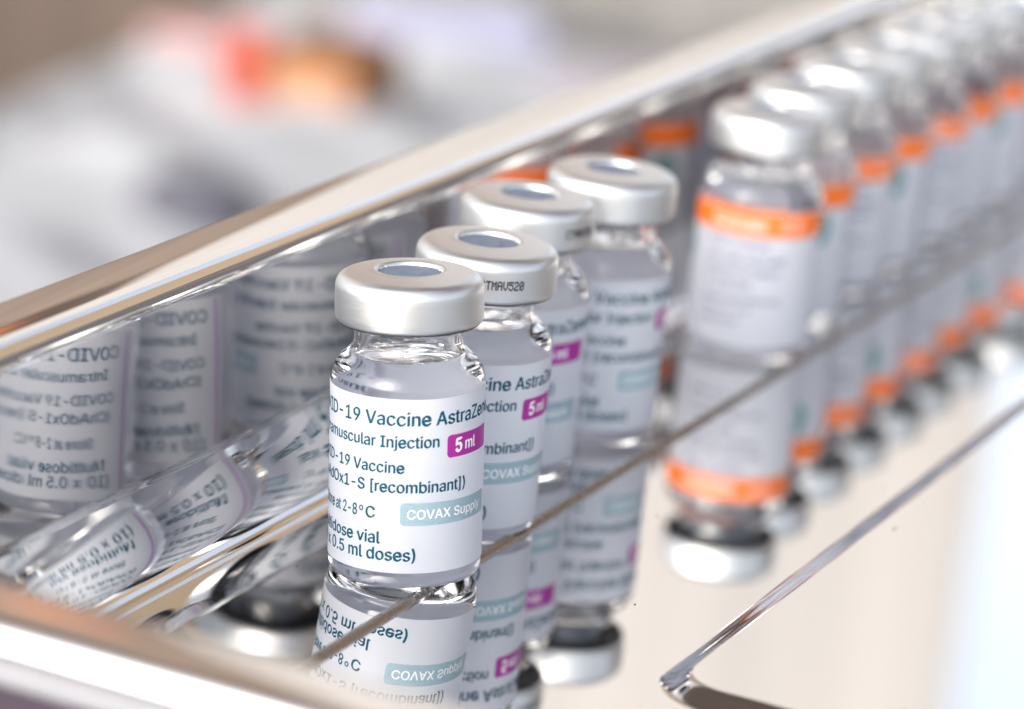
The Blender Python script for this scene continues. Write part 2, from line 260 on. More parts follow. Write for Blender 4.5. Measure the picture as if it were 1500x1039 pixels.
# ------------------------------------------------------------------ lettering: outlines of a plain sans alphabet
GLYPHS = json.loads(r'''{"(":[273,[[89,156,89,207,89,244,93,283,101,324,108,364,119,404,132,441,145,479,160,511,177,539,196,539,216,539,236,539,219,504,204,467,191,428,178,389,168,351,161,313,155,276,151,240,151,207,151,176,154,146,160,115,166,83,176,51,188,16,201,-18,217,-56,236,-96,216,-96,196,-96,177,-96,148,-47,126,3,111,55,97,106]]],")":[273,[[57,-96,37,-96,57,-55,73,-17,86,18,98,53,107,85,113,116,119,147,122,177,122,207,122,240,118,276,112,313,105,351,95,389,82,428,70,467,55,504,37,539,57,539,77,539,97,539,113,511,128,479,142,441,155,404,165,364,173,323,180,283,184,244,184,207,184,156,177,104,161,53,146,2,125,-48,97,-96,77,-96]]],",":[188,[[53,-119,38,-119,48,-56,58,8,68,71,91,71,114,71,137,71,119,8,102,-56,84,-119,69,-119]]],"-":[453,[[263,244,337,244,337,226,337,207,337,188,263,188,188,188,114,188,114,207,114,226,114,244,188,244]]],".":[188,[[108,-4,95,-4,83,-4,72,0,63,9,54,18,50,28,50,41,50,54,54,65,63,73,72,82,83,87,95,87,108,87,119,82,128,73,137,65,141,54,141,41,141,28,137,18,128,9,119,0]]],"0":[453,[[264,-7,227,-7,189,-7,157,3,130,24,103,45,83,74,69,113,55,152,48,199,48,254,48,309,55,356,69,395,83,434,104,464,130,484,157,505,189,516,227,516,264,516,296,505,323,484,350,464,370,434,384,395,398,356,405,309,405,254,405,199,398,152,384,113,370,74,350,45,323,24,297,3],[202,50,227,50,252,50,273,58,290,74,308,90,321,113,330,144,339,174,344,211,344,254,344,297,339,334,330,365,321,395,308,419,290,435,273,451,252,460,227,460,202,460,180,451,163,435,146,419,132,395,123,365,114,334,109,297,109,254,109,211,114,174,123,144,132,113,146,90,163,74,180,58]]],"1":[453,[[181,0,76,0,76,18,76,36,76,55,181,55,286,55,391,55,391,36,391,18,391,0,286,0],[250,509,276,509,276,339,276,170,276,0,255,0,234,0,212,0,212,149,212,299,212,448,211,448,210,448,209,448,168,418,127,388,86,358,86,381,86,404,86,427,123,454,161,481,198,509,224,509]]],"2":[453,[[172,0,64,0,64,16,64,32,64,47,121,108,177,168,234,229,254,249,270,267,282,282,295,298,304,313,311,327,317,341,320,356,320,371,320,390,316,405,308,419,299,432,288,442,273,449,259,456,242,460,224,460,204,460,187,456,172,447,158,439,147,428,139,413,131,399,127,382,127,362,107,362,86,362,66,362,66,392,72,419,86,442,100,465,119,483,143,496,167,509,194,516,225,516,255,516,282,509,306,497,329,484,348,467,361,445,374,424,381,399,381,372,381,354,378,335,371,318,364,300,353,280,336,259,319,237,296,211,267,180,229,140,191,100,153,60,153,59,153,58,153,57,231,57,310,57,389,57,389,38,389,19,389,0,281,0]]],"5":[453,[[254,-7,221,-7,191,-7,164,-1,140,11,116,23,97,39,83,60,69,81,61,104,60,130,81,130,101,130,122,130,124,115,129,101,138,89,147,77,159,67,173,60,188,53,204,50,221,50,242,50,260,55,276,64,292,74,305,87,314,104,323,121,328,141,328,162,328,184,323,204,314,221,304,238,291,252,275,262,258,272,239,277,218,277,201,277,184,274,167,268,151,263,138,255,128,246,108,248,88,250,67,253,77,338,86,423,96,509,186,509,276,509,366,509,366,490,366,471,366,452,294,452,222,452,151,452,145,402,139,352,134,301,135,301,135,301,136,301,147,311,161,319,178,325,194,331,211,334,229,334,253,334,274,329,294,321,313,313,331,301,345,285,359,270,371,252,379,231,387,210,391,188,391,163,391,130,384,101,369,76,354,50,334,30,309,15,283,1]]],"8":[453,[[260,-7,226,-7,192,-7,162,-1,136,11,109,24,89,40,74,62,59,83,52,108,52,135,52,157,56,177,65,195,74,213,86,229,101,241,116,253,133,261,153,265,153,265,153,266,153,267,128,273,108,287,93,308,78,329,70,353,70,380,70,406,77,429,90,450,104,470,122,486,146,498,169,510,196,516,226,516,256,516,283,510,306,498,329,486,348,470,361,450,375,429,382,406,382,380,382,353,374,329,359,308,344,287,325,273,300,267,300,266,300,265,300,265,319,261,336,253,351,241,366,229,378,213,387,195,396,177,401,157,401,135,401,108,393,83,378,62,364,40,343,24,317,11,291,-1],[204,49,226,49,249,49,268,53,285,60,301,68,314,78,323,91,332,105,337,121,337,139,337,158,332,174,322,189,313,203,300,214,283,223,266,231,247,235,226,235,205,235,186,231,169,223,152,214,139,203,130,189,120,174,115,158,115,139,115,121,120,105,129,91,138,78,151,68,167,60,184,53],[208,290,226,290,244,290,260,293,274,300,288,307,299,318,307,330,315,343,319,358,319,376,319,393,315,407,308,420,300,433,289,443,275,449,261,456,245,460,226,460,208,460,191,456,177,449,163,443,152,433,145,420,137,407,133,393,133,376,133,358,137,343,145,330,152,318,163,307,178,300,192,293]]],"9":[453,[[195,516,226,516,258,516,286,508,310,494,335,480,354,460,368,434,382,409,389,380,389,347,389,323,383,297,373,270,362,243,343,209,315,168,277,112,239,56,200,0,177,0,154,0,130,0,187,83,244,165,301,248,303,248,305,248,307,248,303,238,296,229,287,221,279,213,269,207,257,202,245,197,232,195,218,195,187,195,160,201,137,214,114,227,96,245,83,269,70,292,64,320,64,352,64,384,71,412,85,436,99,461,118,480,143,494,167,508],[246,460,226,460,207,460,189,456,174,446,159,437,147,424,138,407,130,391,125,372,125,352,125,330,130,312,138,295,147,279,159,266,174,257,189,248,207,243,226,243,246,243,263,248,279,257,294,266,306,279,314,295,323,311,327,330,327,350,327,372,323,391,314,407,306,424,294,437,279,446,264,456]]],"A":[480,[[39,0,16,0,78,170,140,339,201,509,226,509,251,509,276,509,338,339,401,170,463,0,440,0,418,0,395,0,359,101,323,202,287,302,281,321,273,344,264,372,255,400,245,435,232,478,236,478,241,478,245,478,233,435,222,399,213,371,204,343,196,320,191,302,155,202,120,101,85,0,62,0],[197,142,110,142,110,161,110,180,110,199,197,199,283,199,370,199,370,180,370,161,370,142,283,142]]],"C":[510,[[293,-7,267,-7,223,-7,184,4,150,25,116,46,89,76,70,115,50,154,40,201,40,254,40,308,50,354,70,393,89,432,116,462,150,484,184,505,223,516,267,516,293,516,317,512,340,504,363,497,384,486,402,471,420,457,436,439,448,418,460,398,468,374,473,348,451,348,430,348,408,348,404,366,398,381,389,395,381,408,370,419,357,428,345,438,331,444,315,449,300,454,284,456,267,456,236,456,208,448,184,432,159,417,139,394,125,364,111,334,103,297,103,254,103,211,111,175,125,145,140,115,159,92,184,76,209,61,236,53,267,53,284,53,300,55,315,60,331,65,345,71,357,81,370,90,381,101,389,114,398,128,404,143,408,160,430,160,451,160,473,160,469,135,460,111,448,91,436,70,421,52,402,38,384,23,363,12,341,5,318,-3]]],"D":[502,[[271,0,219,0,178,0,137,0,96,0,96,19,96,38,96,57,136,57,175,57,215,57,256,57,291,65,318,81,345,97,366,119,379,149,392,179,399,214,399,255,399,296,392,331,379,361,366,390,346,412,320,428,293,444,260,452,221,452,178,452,136,452,93,452,93,471,93,490,93,509,137,509,181,509,225,509,275,509,317,499,353,478,388,458,415,429,433,391,452,353,462,308,462,255,462,202,452,157,433,119,414,81,387,51,351,31,314,10],[103,509,125,509,125,339,125,170,125,0,103,0,82,0,60,0,60,170,60,339,60,509,82,509]]],"I":[300,[[111,0,31,0,31,19,31,38,31,57,60,57,89,57,118,57,118,189,118,320,118,452,89,452,60,452,31,452,31,471,31,490,31,509,111,509,190,509,269,509,269,490,269,471,269,452,240,452,212,452,183,452,183,320,183,189,183,57,212,57,240,57,269,57,269,38,269,19,269,0,190,0]]],"K":[467,[[146,189,104,145,104,169,104,193,104,216,116,232,128,247,139,261,151,275,162,290,174,303,187,317,199,331,212,344,262,399,313,454,364,509,392,509,420,509,448,509,376,431,304,353,231,276,230,276,229,276,228,276,187,233],[82,0,60,0,60,170,60,339,60,509,82,509,103,509,125,509,125,451,125,392,125,334,124,298,124,261,124,225,124,214,124,204,125,193,125,129,125,64,125,0,103,0],[398,0,372,0,311,86,249,173,188,259,201,276,215,293,228,309,302,206,375,103,449,0,423,0]]],"M":[628,[[81,0,60,0,60,170,60,339,60,509,91,509,121,509,152,509,193,402,235,294,277,187,280,180,284,170,287,159,291,148,295,136,299,123,303,110,307,97,311,84,315,71,319,59,322,49,317,49,312,49,307,49,310,59,314,70,318,83,322,95,326,108,330,121,334,134,338,147,342,158,346,170,349,179,352,187,394,294,435,402,476,509,507,509,537,509,568,509,568,339,568,170,568,0,547,0,525,0,504,0,504,97,504,194,504,291,504,302,504,314,504,327,505,340,505,354,505,369,505,383,506,398,506,413,506,428,507,443,507,457,509,457,511,457,513,457,508,441,503,426,498,409,492,393,487,378,482,363,477,348,472,334,467,322,463,309,459,299,456,291,418,194,380,97,342,0,323,0,305,0,286,0,248,97,209,194,170,291,167,299,163,309,159,321,155,333,150,346,145,361,140,376,135,391,129,408,124,424,118,441,112,457,114,457,117,457,119,457,119,444,120,431,120,416,120,401,121,387,121,372,121,357,121,342,122,328,122,315,122,302,122,291,122,194,122,97,122,0,101,0]]],"O":[533,[[311,-7,267,-7,223,-7,184,4,150,25,116,46,90,76,70,115,50,154,40,201,40,254,40,308,50,354,70,393,90,432,116,462,150,484,184,505,223,516,267,516,311,516,350,505,384,484,418,462,444,432,464,393,483,354,493,308,493,254,493,201,483,154,464,115,444,76,418,46,384,25,350,4],[236,53,267,53,297,53,325,61,349,76,374,91,394,114,408,144,423,174,430,211,430,254,430,298,423,335,408,365,394,395,374,417,349,433,325,448,297,456,267,456,236,456,209,448,184,433,159,417,140,394,125,364,111,334,103,297,103,254,103,211,111,174,125,144,140,114,159,92,184,76,209,61]]],"S":[447,[[263,-9,224,-9,187,-9,155,-3,128,9,100,21,79,38,64,60,49,82,40,107,38,137,60,137,82,137,104,137,106,117,112,101,123,88,134,75,149,65,166,59,184,52,203,49,224,49,247,49,268,53,286,60,304,68,319,78,329,92,340,105,346,121,346,139,346,155,341,169,332,179,323,189,311,198,296,205,281,211,264,217,245,222,224,228,204,234,184,239,142,251,109,268,86,289,63,311,52,339,52,372,52,401,60,426,75,448,90,469,111,486,138,498,164,510,194,516,227,516,261,516,290,510,316,498,342,486,362,469,377,449,392,428,400,404,401,378,380,378,358,378,337,378,335,403,323,423,302,437,281,451,256,459,225,459,203,459,184,455,167,448,151,441,138,431,129,418,120,406,115,391,115,376,115,358,120,344,131,334,142,323,154,314,169,308,184,302,199,297,212,293,230,289,247,284,264,279,279,275,295,270,312,264,328,257,344,248,359,238,373,227,385,214,395,198,404,181,408,162,408,139,408,111,401,86,386,64,372,41,351,24,323,11,296,-2]]],"V":[480,[[229,0,204,0,141,170,79,339,16,509,39,509,62,509,84,509,120,408,156,307,192,206,198,189,206,166,215,137,224,109,235,73,248,31,243,31,239,31,235,31,247,74,258,110,267,138,276,166,284,189,290,206,325,307,360,408,395,509,417,509,440,509,463,509,401,339,340,170,278,0,253,0]]],"X":[474,[[43,0,18,0,84,95,151,190,217,284,217,268,217,252,217,236,155,327,92,418,29,509,54,509,79,509,104,509,129,473,153,437,178,400,188,385,197,372,204,361,211,350,217,340,223,329,229,318,236,306,243,292,240,292,236,292,232,292,239,306,246,318,252,329,258,339,264,350,272,361,279,372,288,385,298,400,323,437,348,473,374,509,398,509,422,509,446,509,384,419,321,329,259,239,259,255,259,271,259,287,324,191,390,96,456,0,431,0,406,0,382,0,352,43,322,86,292,129,283,143,275,155,268,165,262,175,256,185,250,195,244,206,238,217,230,231,235,231,240,231,244,231,238,218,231,207,225,196,219,186,213,176,206,166,199,155,191,143,182,129,152,86,122,43,91,0,67,0]]],"Z":[438,[[161,0,42,0,42,15,42,31,42,46,119,159,196,272,273,385,284,400,295,415,306,431,318,446,329,461,341,476,343,469,346,461,348,454,327,453,306,453,285,452,264,452,244,452,223,452,162,452,101,452,40,452,40,471,40,490,40,509,159,509,278,509,397,509,397,493,397,477,397,462,321,351,245,240,169,129,158,113,146,97,134,81,122,65,110,49,97,33,95,40,93,47,90,54,111,55,132,56,152,57,173,57,193,57,214,57,276,57,338,57,399,57,399,38,399,19,399,0,280,0]]],"[":[273,[[146,-96,101,-96,101,116,101,327,101,539,146,539,191,539,236,539,236,522,236,504,236,487,211,487,185,487,160,487,160,310,160,133,160,-44,185,-44,211,-44,236,-44,236,-61,236,-79,236,-96,191,-96]]],"]":[273,[[82,-96,37,-96,37,-79,37,-61,37,-44,62,-44,88,-44,113,-44,113,133,113,310,113,487,88,487,62,487,37,487,37,504,37,522,37,539,82,539,127,539,172,539,172,327,172,116,172,-96,127,-96]]],"a":[389,[[182,-9,160,-9,136,-9,114,-4,94,5,75,14,59,27,48,45,36,62,30,83,30,108,30,130,35,147,43,161,52,175,63,185,78,193,92,201,108,207,125,211,143,215,160,218,178,220,201,223,219,225,234,227,248,228,258,231,265,235,272,239,276,245,276,255,276,255,276,256,276,257,276,272,273,286,267,297,261,308,252,316,240,322,228,328,213,331,196,331,178,331,162,328,149,322,136,317,126,309,118,301,110,292,104,283,100,274,80,280,61,285,41,291,50,314,62,332,79,346,95,360,113,369,133,375,153,381,173,384,194,384,208,384,223,383,239,379,255,376,271,370,286,360,301,351,313,338,322,320,332,303,337,280,337,251,337,168,337,84,337,0,317,0,297,0,277,0,277,17,277,35,277,52,275,52,274,52,272,52,268,43,261,34,252,25,243,15,230,7,215,1,200,-5],[155,45,170,45,193,45,212,50,228,59,243,68,255,79,263,93,271,107,276,122,276,138,276,155,276,173,276,190,273,187,268,184,259,182,251,180,242,178,231,176,221,174,210,172,200,171,190,170,182,169,175,168,161,166,147,163,134,159,121,154,111,148,103,139,96,131,92,119,92,105,92,92,95,81,102,72,109,63,118,57,130,52,142,48]]],"b":[424,[[261,-8,229,-8,206,-8,187,-4,172,4,158,12,146,21,138,31,129,42,123,51,118,59,116,59,114,59,112,59,112,39,112,20,112,0,92,0,72,0,53,0,53,170,53,339,53,509,73,509,93,509,114,509,114,446,114,382,114,319,115,319,117,319,118,319,123,327,129,336,137,346,145,356,157,365,171,373,186,381,205,384,229,384,261,384,289,376,313,361,337,345,356,322,370,293,383,263,390,229,390,189,390,149,383,114,370,84,356,55,337,32,313,16,289,0],[197,47,220,47,244,47,263,53,279,66,295,78,308,95,316,117,324,138,328,162,328,189,328,216,324,240,316,261,308,282,296,299,280,311,264,324,244,330,220,330,197,330,177,324,161,312,145,300,133,284,125,263,117,242,113,217,113,189,113,161,117,136,125,115,133,94,146,77,162,65,178,53]]],"c":[396,[[226,-8,207,-8,173,-8,143,0,117,16,91,33,71,56,56,85,41,114,34,149,34,187,34,227,41,262,56,291,71,321,91,343,117,360,143,376,173,384,207,384,226,384,243,382,260,377,276,372,292,365,305,356,319,347,330,335,340,322,350,309,357,294,362,277,342,272,322,267,303,262,300,272,296,281,290,289,285,297,278,305,270,311,262,317,253,322,242,325,232,328,220,330,207,330,182,330,161,323,145,310,129,297,116,280,108,258,100,237,96,213,96,187,96,162,100,139,108,117,116,96,129,79,145,66,161,53,182,46,207,46,220,46,232,48,243,52,253,55,263,60,271,66,279,72,286,80,292,89,297,97,301,107,304,117,324,112,343,107,363,102,358,85,351,70,341,56,332,43,320,31,306,21,293,12,277,4,261,-1,244,-6]]],"d":[424,[[219,-8,195,-8,164,-8,136,0,111,16,87,32,68,55,55,84,41,114,34,149,34,189,34,229,41,263,55,293,69,322,88,345,112,361,136,376,164,384,196,384,219,384,238,381,253,373,268,365,279,356,287,346,296,336,302,327,306,319,308,319,309,319,311,319,311,382,311,446,311,509,331,509,351,509,372,509,372,339,372,170,372,0,352,0,332,0,313,0,313,20,313,39,313,59,311,59,309,59,307,59,302,51,295,42,287,31,278,21,267,12,252,4,238,-4],[181,47,205,47,227,47,247,53,263,65,279,77,291,94,299,115,308,136,312,161,312,189,312,217,308,242,300,263,292,284,279,300,263,312,247,324,228,330,205,330,181,330,161,324,145,311,129,299,116,282,108,261,100,240,96,216,96,189,96,162,100,138,109,117,117,95,129,78,145,66,161,53]]],"e":[404,[[238,-8,212,-8,175,-8,143,0,117,16,90,33,70,56,56,85,41,114,34,148,34,187,34,226,41,260,55,290,69,319,89,343,115,359,141,376,171,384,205,384,226,384,246,381,266,374,285,367,303,356,319,341,335,326,348,306,357,282,366,258,371,228,371,194,371,186,371,178,371,169,272,169,174,169,75,169,75,187,75,204,75,221,163,221,250,221,338,221,329,215,319,208,310,202,310,227,306,249,298,269,290,288,278,303,263,314,247,325,228,330,205,330,182,330,163,325,146,313,130,302,118,288,109,270,100,251,96,232,96,211,96,200,96,189,96,178,96,150,101,126,110,106,120,87,134,72,151,61,168,51,189,46,212,46,228,46,241,48,254,53,266,57,277,64,285,73,294,82,301,93,306,105,325,101,345,96,365,91,359,71,349,54,335,39,321,24,303,13,283,4,262,-4]]],"f":[254,[[154,379,228,379,228,362,228,344,228,327,154,327,80,327,6,327,6,344,6,362,6,379,80,379],[101,0,81,0,81,144,81,288,81,432,81,453,86,471,96,486,106,500,119,511,135,519,152,526,169,530,187,530,201,530,213,529,222,527,232,525,238,523,243,521,238,503,233,486,227,468,224,470,220,471,215,472,210,473,203,474,195,474,176,474,163,469,154,460,146,451,142,437,142,419,142,279,142,140,142,0,121,0]]],"h":[410,[[114,249,114,227,114,151,114,76,114,0,93,0,73,0,53,0,53,170,53,339,53,509,73,509,93,509,114,509,114,435,114,361,114,287,110,287,106,287,102,287,114,322,131,347,152,362,174,377,199,384,227,384,253,384,276,379,295,369,315,358,330,342,341,321,352,299,357,273,357,240,357,160,357,80,357,0,337,0,316,0,296,0,296,78,296,157,296,235,296,265,288,288,273,304,258,321,237,329,210,329,192,329,175,325,161,317,146,309,135,298,126,283,118,267]]],"i":[167,[[73,0,53,0,53,126,53,253,53,379,73,379,93,379,114,379,114,253,114,126,114,0,93,0],[95,443,84,443,72,443,62,447,54,455,45,462,41,472,41,483,41,494,45,504,54,512,62,520,72,524,84,524,95,524,106,520,114,512,122,504,126,494,126,483,126,472,122,462,114,455,106,447]]],"j":[167,[[53,243,53,379,73,379,93,379,114,379,114,243,114,106,114,-30,114,-53,110,-73,102,-90,93,-107,81,-120,65,-129,48,-138,28,-143,4,-143,-1,-143,-5,-143,-10,-143,-10,-124,-10,-105,-10,-87,-6,-87,-2,-87,2,-87,20,-87,32,-82,40,-72,49,-62,53,-48,53,-29,53,107],[95,443,83,443,72,443,62,447,53,455,45,462,41,472,41,483,41,494,45,504,53,512,62,520,72,524,83,524,95,524,105,520,114,512,122,504,126,494,126,483,126,472,122,462,114,455,105,447]]],"k":[381,[[132,158,110,137,110,162,110,187,110,212,113,212,117,212,121,212,175,268,230,323,284,379,310,379,335,379,360,379,301,319,243,259,184,199,182,199,179,199,177,199,155,178],[73,0,53,0,53,170,53,339,53,509,73,509,93,509,114,509,114,339,114,170,114,0,93,0],[320,0,294,0,245,62,197,124,148,186,162,200,177,214,191,229,252,152,312,76,372,0,346,0]]],"l":[189,[[147,-2,139,-2,110,-2,88,5,74,20,60,35,53,57,53,84,53,226,53,367,53,509,73,509,93,509,114,509,114,372,114,235,114,99,114,81,116,69,120,62,125,55,133,52,146,52,152,52,157,52,160,53,164,53,167,54,170,54,173,37,177,20,181,3,175,1,169,0,162,-1,154,-2]]],"m":[610,[[73,0,53,0,53,126,53,253,53,379,72,379,92,379,112,379,112,351,112,323,112,295,111,295,109,295,108,295,113,316,121,332,132,346,144,359,157,369,172,376,187,383,203,386,219,386,247,386,270,378,287,361,305,344,316,322,321,295,318,295,315,295,312,295,317,313,325,329,337,343,349,357,364,367,381,375,398,382,416,386,437,386,459,386,479,381,497,372,515,362,530,348,541,328,551,309,557,285,557,255,557,170,557,85,557,0,536,0,516,0,496,0,496,85,496,169,496,254,496,281,488,301,473,313,457,325,439,330,419,330,402,330,387,327,374,320,362,313,352,303,345,290,339,278,335,263,335,247,335,165,335,82,335,0,315,0,295,0,274,0,274,87,274,173,274,260,274,281,267,298,253,311,239,324,221,330,199,330,185,330,171,327,158,320,144,313,134,303,126,289,118,276,114,258,114,238,114,159,114,79,114,0,93,0]]],"n":[410,[[114,249,114,227,114,151,114,76,114,0,93,0,73,0,53,0,53,126,53,253,53,379,72,379,92,379,112,379,112,349,112,318,112,287,109,287,106,287,102,287,114,322,131,347,152,362,174,377,199,384,227,384,253,384,276,379,295,369,314,358,330,342,341,321,352,299,357,273,357,240,357,160,357,80,357,0,337,0,316,0,296,0,296,78,296,157,296,235,296,265,288,288,273,304,258,321,237,329,210,329,192,329,175,325,161,317,146,309,135,298,126,283,118,267]]],"o":[415,[[242,-8,207,-8,173,-8,143,0,117,16,91,33,71,56,56,85,41,114,34,149,34,187,34,227,41,262,56,291,71,321,91,343,117,360,143,376,173,384,207,384,242,384,273,376,299,360,325,343,345,321,359,291,374,262,381,227,381,187,381,149,374,114,359,85,345,56,325,33,299,16,273,0],[182,46,207,46,233,46,254,53,270,66,287,79,299,96,307,117,315,139,319,162,319,187,319,213,315,236,307,258,299,280,287,297,270,310,254,323,233,330,207,330,182,330,161,323,145,310,129,297,116,280,108,258,100,237,96,213,96,187,96,162,100,139,108,117,116,96,129,79,145,66,161,53]]],"p":[424,[[73,-143,53,-143,53,31,53,205,53,379,72,379,92,379,112,379,112,359,112,339,112,319,114,319,116,319,118,319,123,327,129,336,137,346,145,356,157,365,171,373,186,381,205,384,229,384,261,384,289,376,313,361,337,345,356,322,370,293,383,263,390,229,390,189,390,149,383,114,370,84,356,55,337,32,313,16,289,0,261,-8,229,-8,206,-8,187,-4,173,4,158,12,146,21,138,31,130,42,123,51,118,59,117,59,115,59,114,59,114,-8,114,-76,114,-143,93,-143],[197,47,220,47,244,47,263,53,279,66,295,78,308,95,316,117,324,138,328,162,328,189,328,216,324,240,316,261,308,282,296,299,280,311,264,324,244,330,220,330,197,330,177,324,161,312,145,300,133,284,125,263,117,242,113,217,113,189,113,161,117,136,125,115,133,94,146,77,162,65,178,53]]],"r":[259,[[73,0,53,0,53,126,53,253,53,379,72,379,92,379,112,379,112,360,112,340,112,321,113,321,114,321,115,321,122,340,135,355,152,367,170,379,190,385,213,385,218,385,223,385,229,384,235,384,240,384,243,384,243,363,243,343,243,322,242,323,237,323,230,324,223,325,215,326,207,326,189,326,173,322,159,315,145,307,134,297,126,284,118,270,114,255,114,237,114,158,114,79,114,0,93,0]]],"s":[365,[[211,-8,182,-8,156,-8,133,-4,112,3,92,11,75,23,62,38,49,53,40,72,36,94,55,98,74,102,94,107,99,86,109,70,124,60,139,50,158,45,181,45,208,45,229,51,244,62,260,74,268,87,268,103,268,116,263,127,254,136,245,144,231,151,212,155,191,160,170,165,149,170,115,178,89,191,72,208,55,225,47,247,47,274,47,296,53,315,65,332,77,348,94,361,115,370,136,380,160,384,187,384,213,384,235,380,254,372,272,365,287,353,299,339,310,325,319,309,324,290,305,286,287,281,268,277,263,292,255,304,243,316,230,327,212,333,187,333,165,333,146,327,131,317,116,306,109,293,109,277,109,263,114,252,124,243,134,235,150,228,172,223,191,218,210,214,229,209,264,201,290,188,306,171,323,154,331,133,331,107,331,84,325,64,312,47,300,30,282,16,260,6,237,-3]]],"t":[227,[[138,379,204,379,204,362,204,344,204,327,138,327,72,327,6,327,6,344,6,362,6,379,72,379],[65,345,65,471,85,471,106,471,126,471,126,347,126,222,126,98,126,81,129,69,136,61,143,54,154,50,170,50,174,50,179,50,185,51,191,52,197,53,202,54,206,36,209,19,213,2,207,0,200,-2,192,-3,184,-4,176,-4,168,-4,136,-4,110,4,92,21,74,38,65,62,65,93,65,219]]],"u":[410,[[211,-5,182,-5,157,-5,134,0,115,11,95,21,80,37,69,59,58,80,53,107,53,139,53,219,53,299,53,379,73,379,93,379,114,379,114,301,114,222,114,144,114,114,121,91,137,75,152,58,173,50,200,50,218,50,235,54,249,62,264,70,275,81,283,97,292,112,296,131,296,153,296,228,296,304,296,379,316,379,337,379,357,379,357,253,357,126,357,0,337,0,318,0,298,0,298,31,298,61,298,92,301,92,304,92,307,92,295,57,279,32,257,17,235,2]]],"v":[389,[[184,0,163,0,114,126,66,253,17,379,40,379,62,379,84,379,111,305,138,230,165,155,174,132,181,110,187,87,193,64,199,42,206,21,198,21,191,21,184,21,191,42,197,64,203,87,209,110,216,132,224,155,251,230,278,305,305,379,327,379,349,379,371,379,323,253,275,126,226,0,205,0]]],"w":[567,[[158,0,138,0,99,126,61,253,23,379,44,379,66,379,87,379,103,324,118,269,133,214,140,191,147,165,154,137,161,108,168,76,175,41,172,41,168,41,165,41,172,75,179,106,186,135,193,163,199,190,206,214,221,269,237,324,252,379,273,379,295,379,316,379,332,324,347,269,362,214,368,190,375,164,382,136,388,107,395,76,402,41,399,41,395,41,391,41,399,75,406,107,413,135,420,164,427,190,434,214,449,269,465,324,480,379,502,379,523,379,545,379,506,253,468,126,429,0,409,0,389,0,368,0,352,57,335,114,319,172,314,189,309,207,305,225,300,243,295,261,291,280,286,299,281,318,277,338,281,338,286,338,291,338,286,319,281,299,277,280,272,261,267,243,263,225,258,206,253,189,248,172,231,114,215,57,199,0,178,0]]],"x":[379,[[44,0,21,0,71,73,121,145,171,218,171,202,171,187,171,171,124,240,76,310,29,379,52,379,76,379,100,379,116,355,132,330,147,306,160,287,170,270,179,253,188,237,198,221,207,206,197,206,186,206,175,206,185,221,194,237,202,253,211,270,221,287,233,306,249,330,266,355,282,379,305,379,328,379,352,379,304,309,256,239,209,169,209,184,209,199,209,214,258,143,308,71,358,0,334,0,310,0,287,0,268,28,249,57,231,85,219,103,209,120,200,136,191,152,182,167,173,182,183,182,194,182,205,182,195,167,186,152,178,136,170,120,160,103,148,85,129,57,110,28,91,0,68,0]]],"y":[389,[[51,-140,47,-139,52,-121,57,-103,61,-86,65,-86,68,-87,71,-87,83,-90,94,-91,104,-89,114,-87,122,-82,130,-74,138,-66,145,-53,151,-36,155,-24,159,-13,163,-1,114,126,66,252,17,379,40,379,62,379,84,379,111,305,138,230,165,155,174,132,181,109,187,87,193,64,199,42,206,21,198,21,191,21,184,21,190,42,196,64,202,87,209,110,216,132,224,155,251,230,278,305,305,379,327,379,349,379,371,379,316,234,260,88,204,-58,196,-78,187,-94,177,-107,166,-120,153,-129,139,-136,125,-142,109,-145,91,-145,81,-145,72,-144,65,-143,57,-142]]],"\u00b0":[316,[[179,283,158,283,137,283,118,288,101,298,83,309,69,322,59,340,48,357,43,376,43,397,43,419,48,438,59,455,69,473,83,487,101,497,118,508,137,513,158,513,179,513,198,508,216,497,233,487,247,473,257,455,268,438,273,419,273,397,273,376,268,357,257,340,247,322,233,309,216,298,198,288],[147,334,158,334,170,334,181,337,190,343,200,348,207,356,213,366,219,375,222,386,222,397,222,409,219,420,213,430,207,439,200,447,190,453,181,459,170,462,158,462,147,462,136,459,126,453,116,447,109,439,103,430,97,420,95,409,95,397,95,386,97,375,103,366,109,356,116,348,126,343,136,337]]]}''')
LET = {}
def flat_letter(ch, bold):
    """Triangulated outline of one letter, in em units."""
    if (ch, bold) in LET: return LET[(ch, bold)]
    def area(p):
        P = list(zip(p[2::6], p[3::6]))
        return sum(P[i][0] * P[(i + 1) % len(P)][1] - P[(i + 1) % len(P)][0] * P[i][1] for i in range(len(P)))
    def box_of(p): return min(p[2::6]), max(p[2::6]), min(p[3::6]), max(p[3::6])
    solids = [p for p in GLYPHS[ch][1] if area(p) < 0]
    V, Fc = [], []
    for layer, so in enumerate(solids):
        b0 = box_of(so)
        mine = [so] + [h for h in GLYPHS[ch][1] if area(h) > 0 and b0[0] <= box_of(h)[0] and box_of(h)[1] <= b0[1] and b0[2] <= box_of(h)[2] and box_of(h)[3] <= b0[3]]
        v, f = fill_outline(mine, {'e': 0.006, 'X': 0.003, 'M': 0.006}.get(ch, 0.0))
        for dx, dy, ly in ((-bold, -bold * .6, 0), (bold, bold * .6, 1)):
            b = len(V); V += [(x + dx, y + dy, 2 * layer + ly) for x, y in v]; Fc += [tuple(q + b for q in t) for t in f]
    LET[(ch, bold)] = (V, Fc)
    return LET[(ch, bold)]
